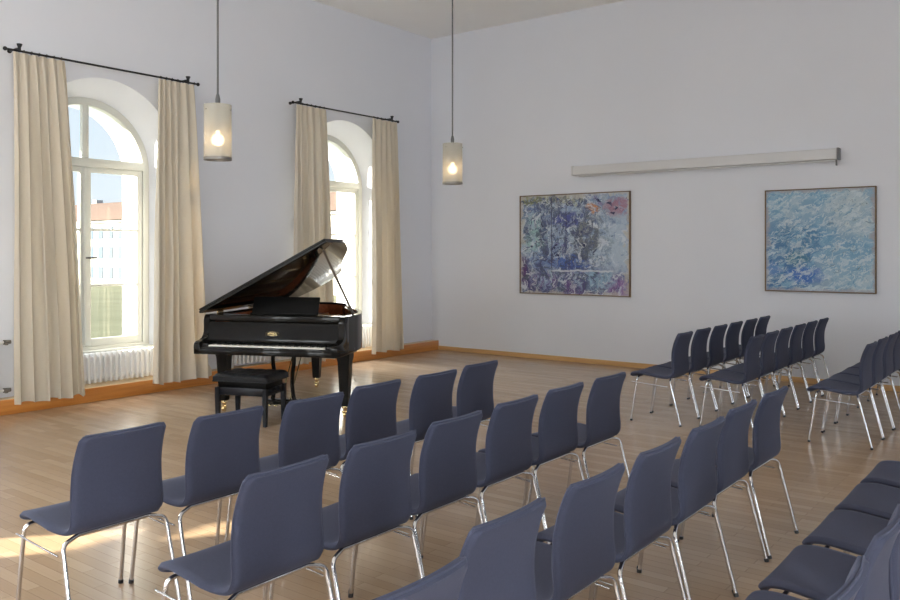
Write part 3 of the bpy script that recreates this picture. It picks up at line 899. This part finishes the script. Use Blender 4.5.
for sx in (-1, 1):
    for sy in (-1, 1):
        bm = bmesh.new(); cx, cy = sx*.25, sy*.187
        A = [bm.verts.new((cx+ax*w, cy+ay*w, z)) for z, w in ((0, .017), (.28, .023), (.36, .023)) for ax, ay in ((-1, -1), (1, -1), (1, 1), (-1, 1))]
        for i in range(2):
            for k in range(4): bm.faces.new((A[i*4+k], A[i*4+(k+1) % 4], A[i*4+4+(k+1) % 4], A[i*4+4+k]))
        bm.faces.new(A[:4][::-1]); bm.faces.new(A[-4:])
        bmesh.ops.bevel(bm, geom=list(bm.edges), offset=.003, segments=2, affect='EDGES')
        finish(bm, 'leg', M['bench_wood'], B)
for sx in (-1, 1):
    bm = bmesh.new(); tube(bm, [(sx*.255, 0, .335), (sx*.28, 0, .335), (sx*.283, 0, .335), (sx*.31, 0, .335)], [.01, .01, .026, .024], 14); finish(bm, 'knob', M['bench_wood'], B)

# ------------------------------------------------------------------ pendant lamps
def make_pendant(loc, label):
    r = empty('pendant_lamp', (loc[0], loc[1], 2.40)); tag(r, label, 'lamp', 'frosted cylinder pendants')
    H, R = .45, .11
    bm = bmesh.new(); lathe(bm, [(R, .02), (R, H), (R-.006, H), (R-.006, .02)], 32, closed=True); finish(bm, 'lamp_shade', M['frosted'], r, True, 50)
    bm = bmesh.new(); lathe(bm, [(R+.003, 0), (R+.003, .024), (R-.010, .024), (R-.010, 0)], 32, closed=True); finish(bm, 'bottom_ring', M['steel'], r, True, 50)
    bm = bmesh.new()
    for k in range(3):
        a = 2*PI*k/3+.5
        tube(bm, [(0, 0, H-.045), (R*math.cos(a), R*math.sin(a), H-.045), ((R+.006)*math.cos(a), (R+.006)*math.sin(a), H-.045)], [.004, .004, .007], 6)
    finish(bm, 'spider', M['steel'], r)
    bm = bmesh.new(); lathe(bm, [(.024, .24), (.026, .31), (.020, .33), (.018, H-.01), (.02, H), (.02, H+.05), (.012, H+.085), (.008, H+.09)], 16); finish(bm, 'socket', M['cord'], r, True, 40)
    bm = bmesh.new(); bmesh.ops.create_uvsphere(bm, u_segments=16, v_segments=10, radius=.05, matrix=Matrix.Translation((0, 0, .165)))
    lathe(bm, [(.016, .20), (.016, .245)], 12); finish(bm, 'bulb', M['bulb'], r)
    bm = bmesh.new(); tube(bm, [(0, 0, H+.08), (0, 0, RZ-2.40)], .0085, 8); finish(bm, 'cord', M['cord'], r)
    bm = bmesh.new(); lathe(bm, [(.06, RZ-2.40), (.06, RZ-2.43), (.02, RZ-2.46)], 20); finish(bm, 'ceiling_rose', M['steel'], r)
make_pendant((3.215, -6.80), 'lit frosted cylinder pendant nearer the camera, beside the larger arched window')
make_pendant((3.255, -3.69), 'lit frosted cylinder pendant farther away, hanging near the room corner')

# ------------------------------------------------------------------ pictures and screen housing
def make_picture(x0, x1, z0, z1, m, label):
    cx, w, h = (x0+x1)/2, x1-x0, z1-z0
    r = empty('painting', (cx, -.002, z0)); tag(r, label, 'painting')
    t = .014
    bm = bmesh.new(); box(bm, -w/2+t*.6, w/2-t*.6, -.032, 0, t*.6, h-t*.6); finish(bm, 'canvas', m, r)
    bm = bmesh.new()
    box(bm, -w/2, -w/2+t, -.045, 0, 0, h, .002); box(bm, w/2-t, w/2, -.045, 0, 0, h, .002)
    box(bm, -w/2, w/2, -.045, 0, 0, t, .002); box(bm, -w/2, w/2, -.045, 0, h-t, h, .002)
    finish(bm, 'picture_frame', M['frame_wood'], r)
make_picture(1.80, 3.66, 1.0, 2.52, M['paint_garden'], 'abstract painting in blue, violet and green with drips, left on the back wall')
make_picture(5.54, 6.84, 1.145, 2.44, M['paint_water'], 'pale blue scratched abstract painting, right on the back wall')
r = empty('projector_screen', (4.6, 0, 2.78)); tag(r, 'long white rolled-up projection screen housing on the back wall', 'projector screen')
bm = bmesh.new(); box(bm, -1.83, 1.82, -.125, -.005, .0, .135, .014, 3); finish(bm, 'housing', M['housing'], r)
bm = bmesh.new(); box(bm, -1.74, 1.80, -.085, -.055, -.022, -.001, .006); finish(bm, 'bottom_bar', M['housing'], r)
for s in (-1, 1):
    bm = bmesh.new(); x = s*1.83
    box(bm, x-.012, x+.012, -.13, 0, -.004, .14, .004); finish(bm, 'end_cap', M['housing_end'] if s > 0 else M['housing'], r)
bm = bmesh.new(); box(bm, 1.80, 1.815, -.10, -.06, -.075, -.005, .003); finish(bm, 'switch_lever', M['housing_end'], r)

# ------------------------------------------------------------------ outside
gr = boxo('ground', (-260, -1.2, -160, 260, -3.4, -3.2), M['lawn'], None, 0); gr['kind'] = 'structure'
pv = empty('garden_building', (-90, 60, -3.2)); tag(pv, 'pale palace building with red roof across the lawn, through the window', 'building')
bm = bmesh.new(); box(bm, -45, 48, -6, 12, 0, 9.3); finish(bm, 'facade_wall', M['facade'], pv)
bm = bmesh.new(); prism(bm, [(-6.6, 9.3), (12.6, 9.3), (6, 12.4), (0, 12.4)], 'X', -46, 49); finish(bm, 'roof', M['roof'], pv)
bm = bmesh.new(); box(bm, -45.2, 48.2, -6.3, -5.9, 8.9, 9.3); finish(bm, 'cornice', M['facade'], pv)
w0 = None
for i in range(24):
    for z in (.9, 3.8, 6.6):
        if len([o for o in pv.children if o.name.startswith('window')]) >= 96: break
        if w0 is None:
            bm = bmesh.new(); box(bm, -.55, .55, -.08, .05, 0, 1.7); w0 = finish(bm, 'window', M['far_glass'], pv); o = w0
        else: o = w0.copy(); COL.objects.link(o); o.parent = pv
        o.location = (-30+i*2.6, -6, z)
for x in (-30, -14, 2, 20):
    bm = bmesh.new(); box(bm, x-.6, x+.6, 1.8, 3.0, 11.5, 13.2, .05); finish(bm, 'chimney', M['facade'], pv)

# ------------------------------------------------------------------ light
W = bpy.data.worlds.new('sky'); S.world = W; W.use_nodes = True
nt = W.node_tree; bg = nt.nodes['Background']
tc = nt.nodes.new('ShaderNodeTexCoord'); sp = nt.nodes.new('ShaderNodeSeparateXYZ'); rp = nt.nodes.new('ShaderNodeValToRGB')
nt.links.new(tc.outputs['Generated'], sp.inputs[0]); nt.links.new(sp.outputs[2], rp.inputs[0]); nt.links.new(rp.outputs[0], bg.inputs[0])
e = rp.color_ramp.elements; e[0].position = 0; e[0].color = (.86, .93, 1., 1); e[1].position = .7; e[1].color = (.50, .70, 1., 1)
k = rp.color_ramp.elements.new(.22); k.color = (.74, .87, 1., 1)
bg.inputs[1].default_value = 1.35

def light(name, typ, loc, energy, color=(1, 1, 1), direction=None, **kw):
    l = bpy.data.lights.new(name, typ); l.energy = energy; l.color = color
    for a, b in kw.items(): setattr(l, a, b)
    o = bpy.data.objects.new(name, l); COL.objects.link(o); o.location = loc
    if direction: o.rotation_euler = Vector(direction).to_track_quat('-Z', 'Y').to_euler()
    return o
light('sun', 'SUN', (-20, -30, 20), 42., (1., .90, .72), (.6247, .7809, -.34), angle=.009)
FILL_COL = (.96, .98, 1.)
def fill_lamp(c, x, d, e, w=1.5, h=2.8, z=2.1):
    light('window_fill', 'AREA', (x, c, z), e, FILL_COL, d, shape='RECTANGLE', size=w, size_y=h)  # added area lamp standing in for daylight
for x in FRONT:
    light('window_fill', 'AREA', (x, RY-.9, 2.1), 200, FILL_COL, (0, 1, .06), shape='RECTANGLE', size=1.5, size_y=2.8)  # added lamps outside the front openings, brightening the back wall
for c, e in zip(OPP, (60, 80, 560, 620)): fill_lamp(c, RX+.95, (-1, 0, -.08), e)      # added lamps outside the opposite wall's windows
for k, e in ((3, 620), (4, 620)): fill_lamp(WIN[k], -1.3, (1, 0, .12), e)               # added lamps outside the unseen windows farther along the left wall
for k, e in ((1, 520), (2, 1500)): fill_lamp(WIN[k], -2.8, (1, 0, -.85), e, 2.2, 2.2, 5.2)               # added lamps above the two visible windows, brightening niches and far floor

# ------------------------------------------------------------------ camera
F_PX = 834.
th = math.atan2(1088-450, F_PX)
cam = bpy.data.cameras.new('camera'); co = bpy.data.objects.new('camera', cam); COL.objects.link(co)
cam.sensor_width = 36.; cam.lens = F_PX/900*36
cam.shift_y = -(300-251)/900
cam.clip_end = 600
co.location = (8.85, -11.05, 1.66); co.rotation_euler = (PI/2, 0, th)
S.camera = co
S.view_settings.view_transform = 'Standard'; S.view_settings.look = 'None'
S.view_settings.gamma = 1; S.view_settings.exposure = -0.30; S.view_settings.use_curve_mapping = False
S.cycles.max_bounces = 10; S.cycles.diffuse_bounces = 6; S.cycles.transparent_max_bounces = 16
S.cycles.use_denoising = True; S.cycles.sample_clamp_indirect = 8
